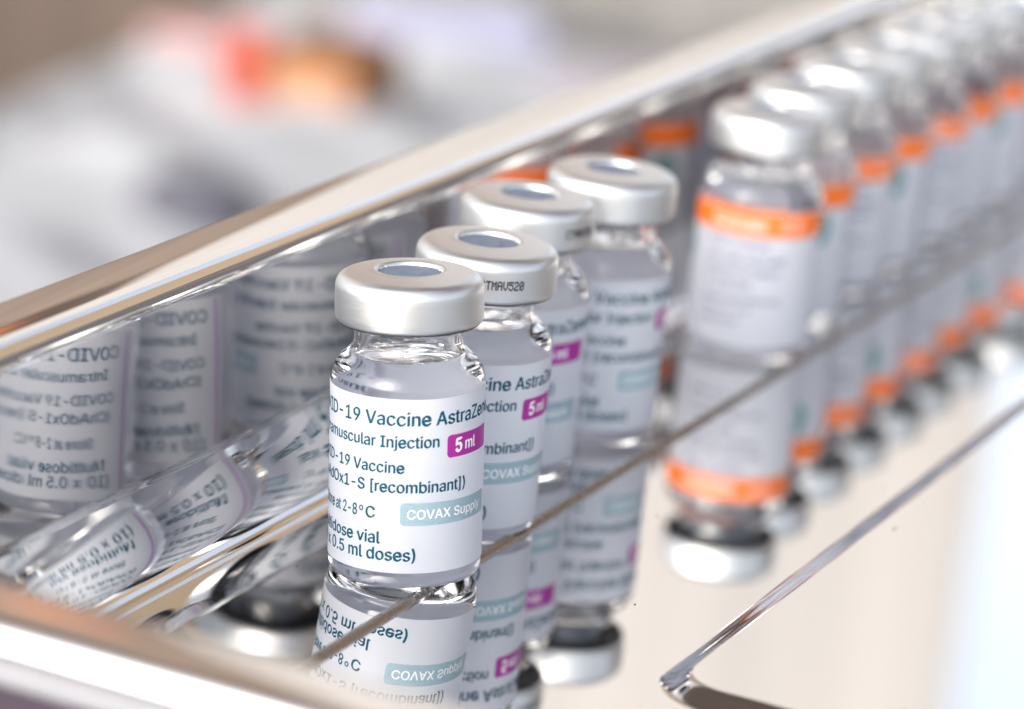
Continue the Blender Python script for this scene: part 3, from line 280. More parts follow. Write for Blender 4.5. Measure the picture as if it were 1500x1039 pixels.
def fill_outline(outlines, grow):
    cu = bpy.data.curves.new('letter', 'CURVE')
    cu.dimensions = '2D'; cu.fill_mode = 'BOTH'; cu.resolution_u = 3; cu.offset = grow
    for pts in outlines:
        n = len(pts) // 6
        s = cu.splines.new('BEZIER'); s.bezier_points.add(n - 1); s.use_cyclic_u = True
        for k in range(n):
            p = pts[6 * k:6 * k + 6]; b = s.bezier_points[k]
            b.handle_left_type = b.handle_right_type = 'FREE'
            b.handle_left = (p[0] / 1000, p[1] / 1000, 0); b.co = (p[2] / 1000, p[3] / 1000, 0); b.handle_right = (p[4] / 1000, p[5] / 1000, 0)
    o = bpy.data.objects.new('letter', cu); col.objects.link(o)
    bpy.context.view_layer.update()
    me = o.to_mesh()
    V = [(v.co.x, v.co.y) for v in me.vertices]
    Fc = [tuple(p.vertices) for p in me.polygons]
    o.to_mesh_clear()
    bpy.data.objects.remove(o); bpy.data.curves.remove(cu)
    return V, Fc
CAPH = max(y for sp in GLYPHS['I'][1] for y in sp[3::6]) / 1000
def adv(ch): return 0.19 if ch == ' ' else GLYPHS[ch][0] / 1000
def pen(text, i): return sum(adv(c) for c in text[:i])
def text_geo(text, z, cap, i0, a0, i1, a1, bold=0.02):
    """Flat verts (angle in degrees, height mm): letter i0 starts at angle a0, the pen after letter i1-1 stands at a1."""
    k = (a1 - a0) / (pen(text, i1) - pen(text, i0))
    x0 = a0 - k * pen(text, i0)
    sy = cap / CAPH
    V, Fc = [], []
    for i, ch in enumerate(text):
        if ch == ' ': continue
        v, f = flat_letter(ch, bold)
        b = len(V); px = pen(text, i)
        V += [(x0 + k * (px + x), z + sy * y, ly) for x, y, ly in v]
        Fc += [tuple(q + b for q in t) for t in f]
    return V, Fc
def wrap(VF, r):
    """Angle 0 looks along -Y of the vial, positive angles to its right."""
    out = []
    for p in VF[0]:
        rr = r + (0.003 * p[2] if len(p) > 2 else 0)
        out.append((rr * math.sin(R(p[0])), -rr * math.cos(R(p[0])), p[1]))
    return out, VF[1]
def merge(parts):
    V, Fc = [], []
    for v, f in parts:
        b = len(V); V += v; Fc += [tuple(q + b for q in t) for t in f]
    return V, Fc
def patch(a0, a1, z0, z1, da=3.0):
    n = max(2, int(abs(a1 - a0) / da))
    V = [(a0 + (a1 - a0) * k / n, z) for k in range(n + 1) for z in (z0, z1)]
    return V, [(2 * k, 2 * k + 2, 2 * k + 3, 2 * k + 1) for k in range(n)]
def rounded_patch(a0, a1, z0, z1, rad, r):
    """Rounded rectangle in angle/height built of upright strips; rad in mm on radius r."""
    ra = math.degrees(rad / r)
    cols = [a0 + ra * (1 - math.cos(R(t))) for t in range(0, 91, 10)]
    cols += list(np.linspace(a0 + ra, a1 - ra, 16)[1:-1])
    cols += [a1 - ra * (1 - math.cos(R(t))) for t in range(90, -1, -10)]
    V, Fc = [], []
    for a in cols:
        d = min(a - a0, a1 - a)
        cut = 0 if d >= ra else rad - math.sqrt(max(0, rad ** 2 - (rad * (1 - d / ra)) ** 2))
        V += [(a, z0 + cut), (a, z1 - cut)]
    for k in range(len(cols) - 1): Fc.append((2 * k, 2 * k + 2, 2 * k + 3, 2 * k + 1))
    return V, Fc
DOTS = {'C': "01110 10001 10000 10000 10000 10001 01110", 'T': "11111 00100 00100 00100 00100 00100 00100", 'M': "10001 11011 10101 10101 10001 10001 10001",
        'A': "01110 10001 10001 11111 10001 10001 10001", 'V': "10001 10001 10001 10001 10001 01010 00100", '5': "11111 10000 11110 00001 00001 10001 01110",
        '2': "01110 10001 00001 00110 01000 10000 11111", '0': "01110 10001 10011 10101 11001 10001 01110"}
def dot_print(text, a0, a1, z0, h):
    V, Fc = [], []
    ca = (a1 - a0) / (len(text) * 6 - 1); cz = h / 7
    for i, ch in enumerate(text):
        for ry, row in enumerate(DOTS[ch].split()):
            for k, bit in enumerate(row):
                if bit == '1':
                    a = a0 + (i * 6 + k) * ca; z = z0 + (6 - ry) * cz; b = len(V)
                    V += [(a - .2 * ca, z - .2 * cz), (a + 1.2 * ca, z - .2 * cz), (a + 1.2 * ca, z + 1.2 * cz), (a - .2 * ca, z + 1.2 * cz)]
                    Fc.append((b, b + 1, b + 2, b + 3))
    return V, Fc

# ------------------------------------------------------------------ the tray: one sheet of steel pressed into steps, walls and a rolled rim
W = dict(s0=302.5, s1=905.0, t0=-230.0, t1=-12.0)
def ring(s0, s1, t0, t1, rad, z, per=14, side=(24, 60)):
    pts = []
    rad = max(rad, 0.5)
    cs = [(s0 + rad, t0 + rad, 180), (s1 - rad, t0 + rad, 270), (s1 - rad, t1 - rad, 0), (s0 + rad, t1 - rad, 90)]
    # angle convention: direction (cos -> s, sin -> t)
    for k, (cs_, ct_, a) in enumerate(cs):
        for i in range(per + 1):
            th = R(a + 90 * i / per)
            pts.append((cs_ + rad * math.cos(th), ct_ + rad * math.sin(th), z))
        nx = cs[(k + 1) % 4]
        end = (nx[0] + rad * math.cos(R(nx[2])), nx[1] + rad * math.sin(R(nx[2])))
        a0 = pts[-1]
        n = side[1] if k in (0, 2) else side[0]
        for i in range(1, n):
            f = i / n
            pts.append((a0[0] + (end[0] - a0[0]) * f, a0[1] + (end[1] - a0[1]) * f, z))
    return pts
def wall_ring(out, z, rad0=24.0):
    return ring(W['s0'] - out, W['s1'] + out, W['t0'] - out, W['t1'] + out, rad0 + out, z)
def rect_ring(rc, grow, z, rad):
    return ring(rc[0] - grow, rc[1] + grow, rc[2] - grow, rc[3] + grow, rad + grow, z)
L1 = (371.0, 850.0, -194.5, -45.0)
L2 = (407.5, 812.0, -153.1, -85.0)
H1, H2 = 1.2, 2.2
tray = thing('steel_tray', 'mirror polished steel tray with rolled rim and stepped floor holding the vials', 'tray', st(600, -120, 0))
def tray_mesh(name, rings, cap=False, m=m_steel):
    n = len(rings[0]); V = []; Fc = []
    for r_ in rings: V += [tuple(st(p[0] - 600, p[1] + 120, p[2])) for p in r_]
    for i in range(len(rings) - 1):
        for k in range(n):
            Fc.append((i * n + k, i * n + (k + 1) % n, (i + 1) * n + (k + 1) % n, (i + 1) * n + k))
    if cap: Fc.append(tuple(range(n)))
    o = mesh_obj(name, V, Fc, m, tray)
    return fix_normals(o)
def step(rc, zin, zout, wd, rad, n=14):
    out = []
    for k in range(n + 1):
        f = k / n
        s_ = f * f * (3 - 2 * f)
        out.append(rect_ring(rc, -wd * 0.5 + wd * f, zin + (zout - zin) * s_, rad))
    return out
HI = 0.3
fl = [rect_ring(L2, -6, HI + H2, 8.0), rect_ring(L2, -2.5, HI + H2, 8.0)] + step(L2, HI + H2, HI, 4.6, 8.0) + [rect_ring(L2, 2.5, HI, 8.0), rect_ring(L2, 8, HI, 8.0)]
fl += [rect_ring(L1, -8, HI, 9.0), rect_ring(L1, -1.36, HI, 9.0), rect_ring(L1, -1.2, HI, 9.0)]
bead = []
for k in range(0, 21):                                  # a rounded bead between the two floor levels, its dark reflection put in colour
    f = k / 20
    bead.append(rect_ring(L1, -1.4 + 2.8 * f, HI * (1 - f * f * (3 - 2 * f)) + (H1 - HI * 0.5) * math.sin(math.pi * f) ** 2 + 0.01, 9.0))
tray_mesh('floor_bead', bead, m=m_bead)
fl += [rect_ring(L1, 1.2, 0, 9.0), rect_ring(L1, 1.36, 0, 9.0), rect_ring(L1, 4, 0, 9.0)]
fl += [wall_ring(-20, 0, 24), wall_ring(-7.4, 0.0)]
cov = []
for k in range(0, 15):
    th = R(90 * k / 14)
    cov.append(wall_ring(-7.0 * (1 - math.sin(th)), 12.0 * (1 - math.cos(th))))
fl += cov
floor_o = tray_mesh('stepped_floor', fl, cap=True)
TPHI = math.tan(R(2.5))
wl = [wall_ring(0.0, 12.0), wall_ring(0.10, 12.25), wall_ring(0.32, 12.5), wall_ring(0.42, 12.9)]
for z in np.linspace(13.4, 36.6, 10): wl.append(wall_ring(0.45 + (z - 13.4) * TPHI, z))
tray_mesh('side_wall', wl, m=m_steel_wall)
wt = 0.45 + (36.6 - 13.4) * TPHI
rm = []
for k in range(0, 9):                                   # inner rounding up to the flange
    th = R(90 * k / 8)
    rm.append(wall_ring(wt + 3.4 * (1 - math.cos(th)), 36.6 + 3.4 * math.sin(th)))
for f in (0.2, 0.4, 0.6, 0.8): rm.append(wall_ring(wt + 3.4 + 7.6 * f, 40.0 + 0.22 * math.sin(math.pi * f)))
for k in range(0, 17):                                  # rolled outer bead
    th = R(90 - 215 * k / 16)
    rm.append(wall_ring(wt + 11.0 + 2.6 * math.cos(th), 37.4 + 2.6 * math.sin(th)))
rm += [wall_ring(wt + 5.0, 35.6), wall_ring(wt + 2.4, 34.2)]
rm += [wall_ring(1.4, 14), wall_ring(1.0, 6), wall_ring(-1.5, 0.5), wall_ring(-6, -1.4), wall_ring(-12, -1.6)]
tray_mesh('rolled_rim', rm)

# ------------------------------------------------------------------ vials
RB, RC, H = 10.85, 10.4, 43.3
outer = catmull([(9.7, 39.0), (9.72, 37.2), (9.3, 36.5), (8.2, 36.15), (7.7, 35.6), (7.62, 34.4), (7.64, 33.4), (7.78, 32.7), (8.2, 32.05), (8.9, 31.35), (9.6, 30.65), (10.25, 29.8), (10.66, 28.9), (10.83, 28.0), (10.85, 27.2)], 3)
outer += [(10.85, z) for z in (22, 16, 10, 5)] + catmull([(10.85, 2.2), (10.84, 1.4), (10.7, 0.7), (10.4, 0.22), (9.95, 0.0), (9.4, 0.12), (8.2, 0.5), (5.0, 0.85), (0.0, 0.95)], 3)
inner = [(0.0, 30.9), (6.0, 30.9), (6.9, 31.0), (7.4, 31.35)] + catmull([(7.4, 31.35), (6.9, 32.0), (6.55, 32.9), (6.45, 34.0), (6.45, 39.0)], 3)[1:]
def make_vial(name, label, cat, group, seg=128):
    root = thing(name, label, cat, group=group)
    lathe('glass_body', outer + inner, m_glass, root, seg, closed=True)
    stp = lathe('stopper', [(0, 42.62), (1.3, 42.62), (1.5, 42.7), (1.75, 42.7), (1.95, 42.62), (3.2, 42.64), (4.0, 42.7), (8.6, 42.5), (9.0, 42.1), (9.2, 39.2), (6.3, 39.1), (6.25, 35.9), (5.9, 35.6), (4.6, 35.5), (0, 35.6)], m_rubber, root, 64)
    cap = [(4.45, 42.4), (4.48, 42.75), (4.55, 43.0), (4.72, 43.2), (4.95, 43.3), (5.25, 43.27), (5.6, 43.18), (6.2, 43.13), (7.4, 43.0), (8.3, 42.84)] + \
          [(8.4 + 2.0 * math.sin(R(a)), 40.82 + 2.0 * math.cos(R(a))) for a in range(14, 91, 8)] + \
          [(10.4, 40.2), (10.41, 38.8), (10.4, 37.4), (10.38, 36.9), (10.28, 36.5), (10.05, 36.2), (9.7, 36.05), (9.2, 36.0), (8.6, 36.05), (8.2, 36.3)]
    cp = lathe('crimp_cap', cap, m_alu, root, seg)
    lathe('underside_shade', [(7.78, 36.45), (7.8, 35.98), (9.0, 35.92), (9.9, 35.96), (10.1, 36.15), (9.6, 36.6)], m_cap_shade, root, 64)  # dark ring put in where the cap's underside is only shaded
    tabs = []
    for a in (20, 140, 160, 260, 280):
        b = R(a); ca, sa = math.cos(b), math.sin(b)
        pts = [(4.6, -.28), (4.6, .28), (4.15, .12), (4.15, -.12)]
        V = [(x * ca - y * sa, x * sa + y * ca, z) for z in (42.76, 42.98) for x, y in pts]
        tabs.append((V, [(0, 1, 2, 3), (4, 5, 6, 7), (0, 1, 5, 4), (1, 2, 6, 5), (2, 3, 7, 6), (3, 0, 4, 7)]))
    V, Fc = merge(tabs)
    mesh_obj('tear_tab', V, Fc, m_alu, cp, smooth=False)
    return root, cp
def sheet(name, VF, r, m, parent): 
    V, Fc = wrap(VF, r)
    return mesh_obj(name, V, Fc, m, parent)

def white_label(root):
    lb = sheet('paper_label', patch(-120, 191, 2.4, 27.4, 2.5), 10.90, m_paper, root)
    T = [("COVID-19 Vaccine AstraZeneca", 23.65, 1.90, 9, -30.3, 16, 19.4),
         ("Intramuscular Injection", 20.5, 1.62, 14, -18.5, 23, 26.4),
         ("COVID-19 Vaccine", 16.85, 1.58, 9, -40.5, 16, 0.4),
         ("(ChAdOx1-S [recombinant])", 14.05, 1.62, 11, -26.6, 25, 51.0),
         ("Store at 2-8 ", 10.15, 1.62, 9, -51.7, 12, -36.0),
         ("C", 10.15, 1.62, 0, -29.2, 1, -20.8),
         ("Multidose vial", 6.55, 1.72, 10, -36.4, 14, -17.0),
         ("(10 x 0.5 ml doses)", 4.2, 1.74, 13, -28.0, 19, 10.6)]
    V, Fc = merge([text_geo(*a) for a in T] + [text_geo("°", 9.95, 1.75, 0, -35.2, 1, -30.2, 0.004)])
    sheet('lettering', (V, Fc), 10.93, m_ink, lb)
    sheet('volume_badge', rounded_patch(32.3, 82, 18.75, 22.0, 0.62, RB), 10.925, m_purple, lb)
    sheet('volume_lettering', merge([text_geo("5", 19.45, 1.95, 0, 38.8, 1, 46.6, .03), text_geo("ml", 19.6, 1.62, 0, 48.6, 2, 61.0, .02)]), 10.95, m_white, lb)
    sheet('supply_badge', rounded_patch(-2.3, 79, 9.35, 12.6, 0.62, RB), 10.925, m_pale, lb)
    sheet('supply_lettering', text_geo("COVAX Supply", 10.3, 1.32, 0, 2.3, 12, 70.5, .012), 10.95, m_white, lb)
    sheet('violet_stripe', patch(-113.6, -111.6, 2.8, 27.0), 10.925, m_stripe, lb)
    sheet('violet_stripe', patch(188.0, 190.6, 2.8, 27.0), 10.925, m_dstripe, lb)
    return lb
def orange_label(root):
    lb = sheet('paper_label', patch(-150, 165, 2.2, 27.0, 3), 10.90, m_paper, root)
    sheet('orange_band', patch(-150, 165, 22.4, 26.7, 3), 10.925, m_orange, lb)
    sheet('band_lettering', merge([text_geo("Inactivated", 23.7, 1.5, 0, -44, 11, 8, .01), text_geo("0.5 ml", 23.9, 1.3, 0, 22, 6, 46, .01)]), 10.95, m_white, lb)
    L = [("COVID-19 Vaccine", 20.2, 1.5, -48, 12), ("(Vero Cell), Inactivated", 17.6, 1.2, -48, 30), ("Suspension for injection", 15.4, 1.2, -48, 26), ("0.5 ml per dose", 13.0, 1.2, -48, 0),
         ("Shaken well before use", 10.4, 1.0, -48, 28), ("Store at 2-8 °C", 8.3, 1.0, -48, 2), ("Keep vial in", 6.2, 1.0, -48, -8)]
    sheet('lettering', merge([text_geo(t, z, h, 0, a, len(t), b, .01) for t, z, h, a, b in L]), 10.93, m_grey_ink, lb)
    V, Fc = [], []
    for r0, r1, a in ((0.5, 2.3, range(0, 360, 15)),):
        for k in a:
            b = len(V)
            for q in (k, k + 15):
                for rr in (r0, r1): V.append((-84 + rr * 4.0 * math.cos(R(q)), 18.4 + rr * 1.35 * math.sin(R(q))))
            Fc.append((b, b + 2, b + 3, b + 1))
    sheet('green_emblem', (V, Fc), 10.93, m_logo, lb)
    return lb
def copy_tree(o, parent=None):
    c = o.copy(); col.objects.link(c)
    if parent is not None: c.parent = parent
    for ch in list(o.children):
        copy_tree(ch, c)
    return c
def facing(x, y): return math.atan2(-x, y) if False else math.atan2(x, -y) + math.pi
def face_cam(x, y, turn):
    """Rotation about z that brings the vial's angle 0 (its -Y side) towards the camera's foot, then turns the label by -turn."""
    return -math.atan2(x, y) + R(turn)

GA = 'white labelled vials with purple volume badge'
va, cap_a = make_vial('vaccine_vial', 'sharp front vial with white label, leaning where it stands across the floor step', 'vial', GA)
white_label(va)
vb = copy_tree(va)
vc = copy_tree(va)
vd = copy_tree(va)
specs = [(va, (-12.05, 472.2), 0.0, None), (vb, (-5.02, 496.65), 9.5, 'second vial behind the sharp front one, black lot print on its cap'),
         (vc, (0.18, 527.35), -12.0, 'third white labelled vial, mostly hidden behind the one with black lot print'),
         (vd, (13.07, 549.37), 26.0, 'rearmost white labelled vial with purple badge at its right edge, before the orange banded ones')]
for o, (x, y), turn, lab in specs:
    o.location = Vector((x, y, 0.02)) * MM
    o.rotation_euler = (0, 0, face_cam(x, y, turn))
    if lab: o['label'] = lab
# the front vial leans because its far side stands on the raised step
ax = SV.normalized()
tilt = Matrix.Rotation(-R(4.6), 4, ax)
piv = st(*(lambda s, t: (s, t - 9.6))(Vector((-12.05, 472.2, 0)).dot(SV), Vector((-12.05, 472.2, 0)).dot(TV))) * MM
va.matrix_world = Matrix.Translation(piv + Vector((0, 0, 0.00002))) @ tilt @ Matrix.Translation(-piv) @ (Matrix.Translation(va.location) @ va.rotation_euler.to_matrix().to_4x4())
# ink jet lot code on two caps
for o, a0 in ((vb, -13), (vc, 48)):
    cp = [c_ for c_ in o.children if c_.name.startswith('crimp_cap')][0]
    sheet('lot_print', dot_print('CTMAV520', a0, a0 + 36, 38.5, 1.3), 10.425, m_black, cp)

GO = 'orange banded vials in a receding row'
oa, cap_o = make_vial('vaccine_vial', 'nearest orange banded vial, first of the blurred row behind the white labelled vials', 'vial', GO, 72)
orange_label(oa)
orow = [(571.7, -206.4, 0, None), (597.4, -209.5, 116, 'second orange banded vial, green emblem showing beside the nearest one'),
        (623.8, -210.9, 20, 'third orange banded vial, only a slice seen between its neighbours'),
        (646.0, -211.3, 112, 'fourth orange banded vial, green emblem on its visible slice'),
        (669.5, -211.6, 35, 'fifth orange banded vial, plain white slice beyond the second green emblem'),
        (692.0, -212.4, -30, 'sixth orange banded vial, nearly hidden in front of the last fully seen one'),
        (714.5, -212.0, 108, 'last orange banded vial seen whole at its side, green emblem, near the right picture edge'),
        (741.0, -208.0, 60, 'very blurred orange banded vial cut off by the top right picture corner')]
for k, (s, t, turn, lab) in enumerate(orow):
    o = oa if k == 0 else copy_tree(oa)
    p = st(s, t, 0.02)
    o.location = p * MM
    o.rotation_euler = (0, 0, face_cam(p.x, p.y, turn))
    if lab: o['label'] = lab

# ------------------------------------------------------------------ table, cloth and stand-ins for the unidentified blurred shapes behind the tray
def box(name, size, m, parent=None, bev=0.8, loc=(0, 0, 0), rotz=0.0):
    bm = bmesh.new(); bmesh.ops.create_cube(bm, size=1)
    for v in bm.verts: v.co = Vector((v.co.x * size[0], v.co.y * size[1], (v.co.z + 0.5) * size[2])) * MM
    if bev: bmesh.ops.bevel(bm, geom=bm.edges[:], offset=bev * MM, segments=2, affect='EDGES')
    me = bpy.data.meshes.new(name); bm.to_mesh(me); bm.free()
    me.materials.append(m)
    o = bpy.data.objects.new(name, me); col.objects.link(o)
    o.location = Vector(loc) * MM; o.rotation_euler = (0, 0, rotz)
    if parent is not None: o.parent = parent
    return o
m_bench_cloth = mat('pale_grey_cloth', (0.40, 0.41, 0.43), 0.9)
m_cloth = mat('white_cloth', (0.56, 0.575, 0.60), 0.9)
n = noise(m_cloth, 900.0, 4.0, objvec(m_cloth)); bump(m_cloth, n.outputs['Fac'], 0.3, 0.0005)
m_ground = mat('paving', (0.16, 0.125, 0.115), 0.9)
n = noise(m_ground, 3.0, 6.0, objvec(m_ground))
m_ground.node_tree.links.new(ramp(m_ground, n.outputs['Fac'], [(0.3, (0.10, 0.073, 0.10)), (0.7, (0.15, 0.112, 0.145))]), bsdf(m_ground).inputs['Base Color'])
g = mesh_obj('ground', [(-60000, -60000, -760), (60000, -60000, -760), (60000, 60000, -760), (-60000, 60000, -760)], [(0, 1, 2, 3)], m_ground, smooth=False)
structure(g)
def drape(name, o, ang, lx, ly, z0, drop, amp, nx, ny, label, m=None):
    """White cloth over a rectangular top: corner o, sides lx across and ly along, folds of height amp, hanging edge."""
    ex = Vector((math.cos(ang), -math.sin(ang), 0)); ey = Vector((math.sin(ang), math.cos(ang), 0))
    V, Fc = [], []
    for j in range(ny + 1):
        for i in range(nx + 1):
            a, b = lx * i / nx, ly * j / ny
            dz = amp * (math.sin(a * .026 + b * .011) * math.sin(b * .017 - a * .008) + .6 * math.sin(a * .043 - b * .02) + .35 * math.sin(a * .02 + b * .06))
            p = Vector(o) + ex * a + ey * b + Vector((0, 0, z0 + dz - amp * 1.2))
            V.append(tuple(p))
    w_ = nx + 1
    for j in range(ny):
        for i in range(nx): Fc.append((j * w_ + i, j * w_ + i + 1, (j + 1) * w_ + i + 1, (j + 1) * w_ + i))
    edge = [j * w_ for j in range(ny + 1)] + [ny * w_ + i for i in range(1, nx + 1)] + [j * w_ + nx for j in range(ny - 1, -1, -1)] + [i for i in range(nx - 1, 0, -1)]
    mid = Vector(o) + ex * lx / 2 + ey * ly / 2
    for lev, (gr, zz) in enumerate(((1.008, z0 - 6), (1.012, z0 - drop))):
        base = len(V)
        for k, q in enumerate(edge):
            p = Vector(V[q]); f = gr + 0.006 * lev * math.sin(k * 0.8)
            V.append((mid.x + (p.x - mid.x) * f, mid.y + (p.y - mid.y) * f, zz))
        prev = edge if lev == 0 else list(range(base - len(edge), base))
        for k in range(len(edge)):
            k2 = (k + 1) % len(edge)
            Fc.append((prev[k], prev[k2], base + k2, base + k))
    return tag(mesh_obj(name, V, Fc, m or m_cloth), label, 'cloth')
drape('tablecloth', st(296, -275), TA, 720, 966, -2.2, 230, 0.0, 24, 30, 'white cloth covering the table directly under the steel tray')
m_wood = mat('table_wood', (0.25, 0.16, 0.09), 0.5)
def legs_and_top(name, label, cat, c, rotz, sx_, sy_, ztop):
    tb = thing(name, label, cat, (c[0], c[1], -760), (0, 0, rotz))
    box('tabletop', (sx_, sy_, 25), m_wood, tb, 2, (0, 0, ztop + 760 - 25))
    for sx in (-1, 1):
        for sy in (-1, 1): box('leg', (45, 45, ztop + 760 - 26), m_wood, tb, 2, (sx * (sx_ / 2 - 50), sy * (sy_ / 2 - 50), 0))
    return tb
cc = st(298 + 482, -275 + 360)
legs_and_top('table', 'wooden table under the white cloth that carries the steel tray', 'table', cc, -TA, 700, 944, -8)
BA = R(15.8)
bo_ = Vector((-321, 2072, 0)) - Vector((math.sin(BA), math.cos(BA), 0)) * 760
drape('bench_cloth', bo_, BA, 900, 1180, -318, 200, 11.0, 60, 80, 'creased pale grey cloth on the low bench, stand-in for the blurred pale shapes beyond the tray', m_bench_cloth)
bc = bo_ + Vector((math.cos(BA), -math.sin(BA), 0)) * 450 + Vector((math.sin(BA), math.cos(BA), 0)) * 590
legs_and_top('bench', 'low wooden bench under the creased pale grey cloth beyond the tray', 'bench', bc, -BA, 860, 1140, -350)

# dust: tiny dark specks lying on the polished floor
rnd = random.Random(3)
V, Fc = [], []
for k in range(90):
    s, tt = rnd.uniform(385, 660), rnd.uniform(-222, -100)
    z = 0.0 if tt < -197 else (HI if tt < -156 or s < 402 else HI + H2)
    if -199 < tt < -191 or -158 < tt < -149 or 398 < s < 412: continue
    c = st(s, tt, z); r = rnd.uniform(0.07, 0.2); b = len(V); a0 = rnd.uniform(0, 6)
    for h, rr in ((0.0, 1.0), (0.5, 0.8)):
        for q in range(6): V.append((c.x + r * rr * (1 + .4 * math.sin(q * 2 + a0)) * math.cos(q * 1.047), c.y + r * rr * math.sin(q * 1.047), z + 0.01 + h * r))
    for q in range(6): Fc.append((b + q, b + (q + 1) % 6, b + 6 + (q + 1) % 6, b + 6 + q))
    Fc.append(tuple(b + 6 + q for q in range(6)))
du = mesh_obj('dust_specks', V, Fc, mat('dust', (0.10, 0.08, 0.065), 0.9))
du['kind'] = 'stuff'

m_tan = mat('tan_card', (0.38, 0.18, 0.085), 0.8)
m_brown = mat('brown_card', (0.19, 0.085, 0.03), 0.8)
m_red = mat('orange_red_plastic', (0.46, 0.065, 0.025), 0.5)
m_dark = mat('dark_grey_rubber', (0.10, 0.10, 0.125), 0.7)
m_lav = mat('lavender_sheet', (0.42, 0.43, 0.56), 0.8)
m_pink = mat('pink_plastic', (0.62, 0.36, 0.36), 0.5)
m_mauve = mat('mauve_stand_in', (0.42, 0.37, 0.42), 0.9)
# small open carton standing in for an unidentified brown shape
ct = thing('carton', 'stand-in carton for a small blurred brown shape on the low bench, upper left of the photo', 'carton', (-128, 2170, -336), (0, 0, R(-34)))
box('front_panel', (60, 1.6, 44), m_tan, ct, .2, (-2, -20, 0))
box('side_panel', (1.6, 50, 54), m_brown, ct, .2, (29, 5, 0))
box('side_panel', (1.6, 50, 54), m_tan, ct, .2, (-33, 5, 0))
box('back_panel', (60, 1.6, 54), m_brown, ct, .2, (-2, 31, 0))
fp = box('flap', (60, 26, 1.6), m_brown, ct, .2, (-2, 16, 51)); fp.rotation_euler = (R(12), 0, 0)
rl = lathe('cap_stand_in', [(0, 46), (10, 46), (12.5, 45), (13.5, 42), (14, 30), (14, 2), (13.5, 0), (0, 0)], m_red, None, 40)
rl.location = Vector((-186, 2210, -334)) * MM
tag(rl, 'stand-in cap for a blurred orange red shape left of the brown carton', 'cap')
tp = lathe('roll_stand_in', [(10, 0), (30, 0), (33, 2), (34, 10), (33, 20), (30, 24), (12, 24), (10, 22)], m_dark, None, 48, closed=True)
tp.location = Vector((-182, 1890, -334)) * MM
tag(tp, 'stand-in roll for a blurred dark grey shape on pale grey cloth behind the rim', 'roll')
lv = box('pad_stand_in', (130, 90, 26), m_lav, None, 6, (-70, 2440, -334), R(15))
tag(lv, 'stand-in pad for a blurred pale lavender shape at the top middle of the photo', 'pad')
pk = box('packet_stand_in', (60, 40, 12), m_pink, None, 3, (-235, 2340, -334), R(-20))
tag(pk, 'stand-in packet for a blurred pink shape beyond the orange red cap', 'packet')
bo = box('mauve_stand_in', (120, 70, 14), m_mauve, None, 5, (50, 2330, -334), R(30))
tag(bo, 'stand-in folded cloth for a blurred greyish mauve shape above the middle of the back rim', 'cloth')

# ------------------------------------------------------------------ shelter pieces added for the tones they give the steel
def canvas(name, color, tr):
    m = paper(name, color, tr, 0.9)
    return m
m_backdrop = canvas('cream_canvas', (0.66, 0.635, 0.61), 0.3)
def hanging(name, x0, x1, y0, top, m, n, label, cat):
    V, Fc = [], []
    for k in range(n + 1):
        x = x0 + (x1 - x0) * k / n
        y = y0 + 2.5 * math.sin(x * 0.03) + 1.0 * math.sin(x * 0.09 + 1)
        V += [(x, y, -700), (x, y, top)]
    for k in range(n): Fc.append((2 * k, 2 * k + 2, 2 * k + 3, 2 * k + 1))
    o = mesh_obj(name, V, Fc, m)
    sol = o.modifiers.new('thick', 'SOLIDIFY'); sol.thickness = 0.002
    return tag(o, label, cat)
hanging('cream_backdrop', -190, 372, 2600, 2700, m_backdrop, 60, 'added cream canvas curtain far behind the table, mirrored as the pale floor of the tray', 'backdrop')  # backdrop added so the floor mirrors a cream tone
m_brown_canvas = canvas('brown_canvas', (0.275, 0.215, 0.175), 0.08)
hanging('brown_backdrop', -1020, -150, 2660, 2700, m_brown_canvas, 120, 'added brown canvas curtain left of the cream one, mirrored in the near rim of the tray', 'backdrop')  # added at left to give the rim its brown reflection
V, Fc = [], []
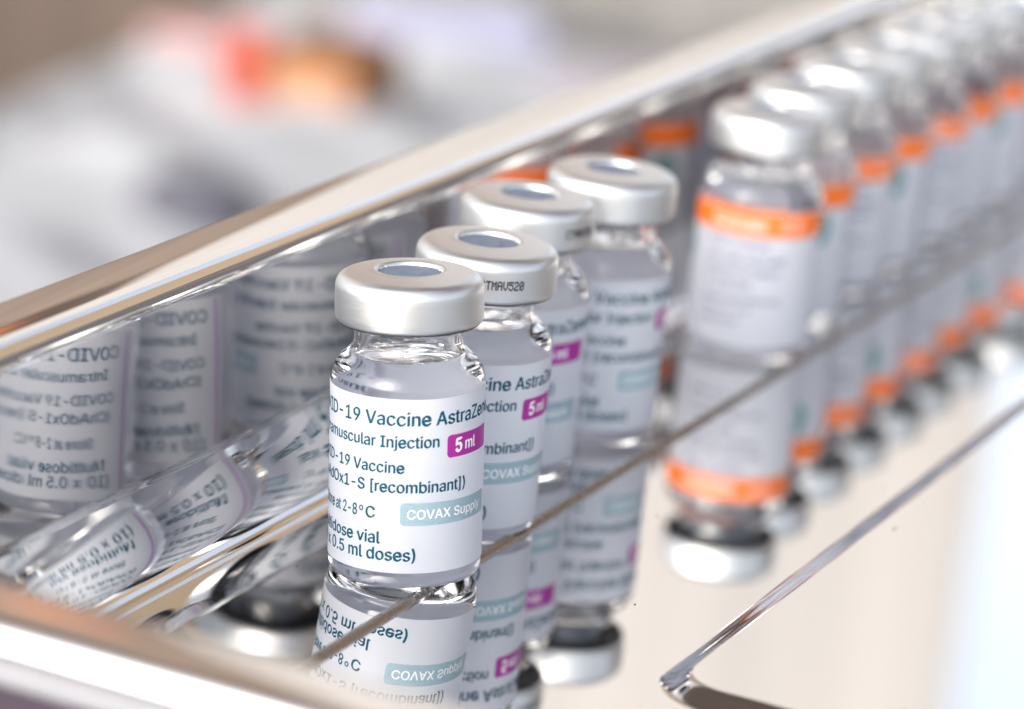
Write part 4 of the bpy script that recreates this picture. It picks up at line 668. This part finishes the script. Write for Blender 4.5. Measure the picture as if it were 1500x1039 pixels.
for j in range(15):
    for i in range(31):
        x = -2600 + 6200 * i / 30; f = j / 14
        V.append((x, 2570 - 2420 * f, 2680 + 1000 * f - 60 * math.sin(math.pi * f)))
for j in range(14):
    for i in range(30): Fc.append((j * 31 + i, j * 31 + i + 1, (j + 1) * 31 + i + 1, (j + 1) * 31 + i))
m_awn = canvas('tan_canvas', (0.27, 0.235, 0.19), 0.06)
aw = mesh_obj('awning', V, Fc, m_awn)  # unseen awning added to block sky and warm the reflections
sol = aw.modifiers.new('thick', 'SOLIDIFY'); sol.thickness = 0.003
tag(aw, 'added tan canvas awning sloping up over the table, mirrored as warm bands in the steel', 'awning')
hanging('pale_backdrop', -2900, -1000, 2620, 2700, canvas('pale_canvas', (0.68, 0.66, 0.64), 0.3), 90, 'added pale canvas curtain far left behind the bench, beside the brown one', 'backdrop')  # added to cut the share of brown in the cap reflections
hanging('beige_backdrop', 1150, 3600, 2700, 2750, canvas('beige_canvas', (0.42, 0.33, 0.235), 0.15), 100, 'added beige canvas curtain far right behind the dark screen, mirrored as a gold ledge', 'backdrop')  # added so the cove mirrors a warm gold
m_screen = mat('dark_panel', (0.055, 0.05, 0.06), 0.7)
fs = thing('dark_backdrop', 'added dark grey screen right of the table, mirrored as dark strips in the wall', 'screen', (1800, 1480, -758), (0, 0, R(-52)))  # unseen screen added to darken what the back wall mirrors
for k in (-1, 0, 1):
    pn = box('screen_panel', (760, 24, 1640), m_screen, fs, 3, (k * 770, 30 * abs(k), 0), R(6 * k))
m_rib = mat('orange_cloth', (0.72, 0.26, 0.12), 0.9)  # strip added for the orange corner reflection, standing for an unidentified shape
V, Fc = [], []
for k in range(9):
    for i in range(2): V.append((-55 + 110 * i, 6 * math.sin(k * 0.9 + i), 30 - 22 * k))
for k in range(8): Fc.append((2 * k, 2 * k + 1, 2 * k + 3, 2 * k + 2))
rb = mesh_obj('orange_stand_in', V, Fc, m_rib, None, True, (-325, 2560, 1000))
sol = rb.modifiers.new('thick', 'SOLIDIFY'); sol.thickness = 0.002
tag(rb, 'orange strip added as a stand-in before the brown curtain, mirrored in the tray corner', 'cloth strip')
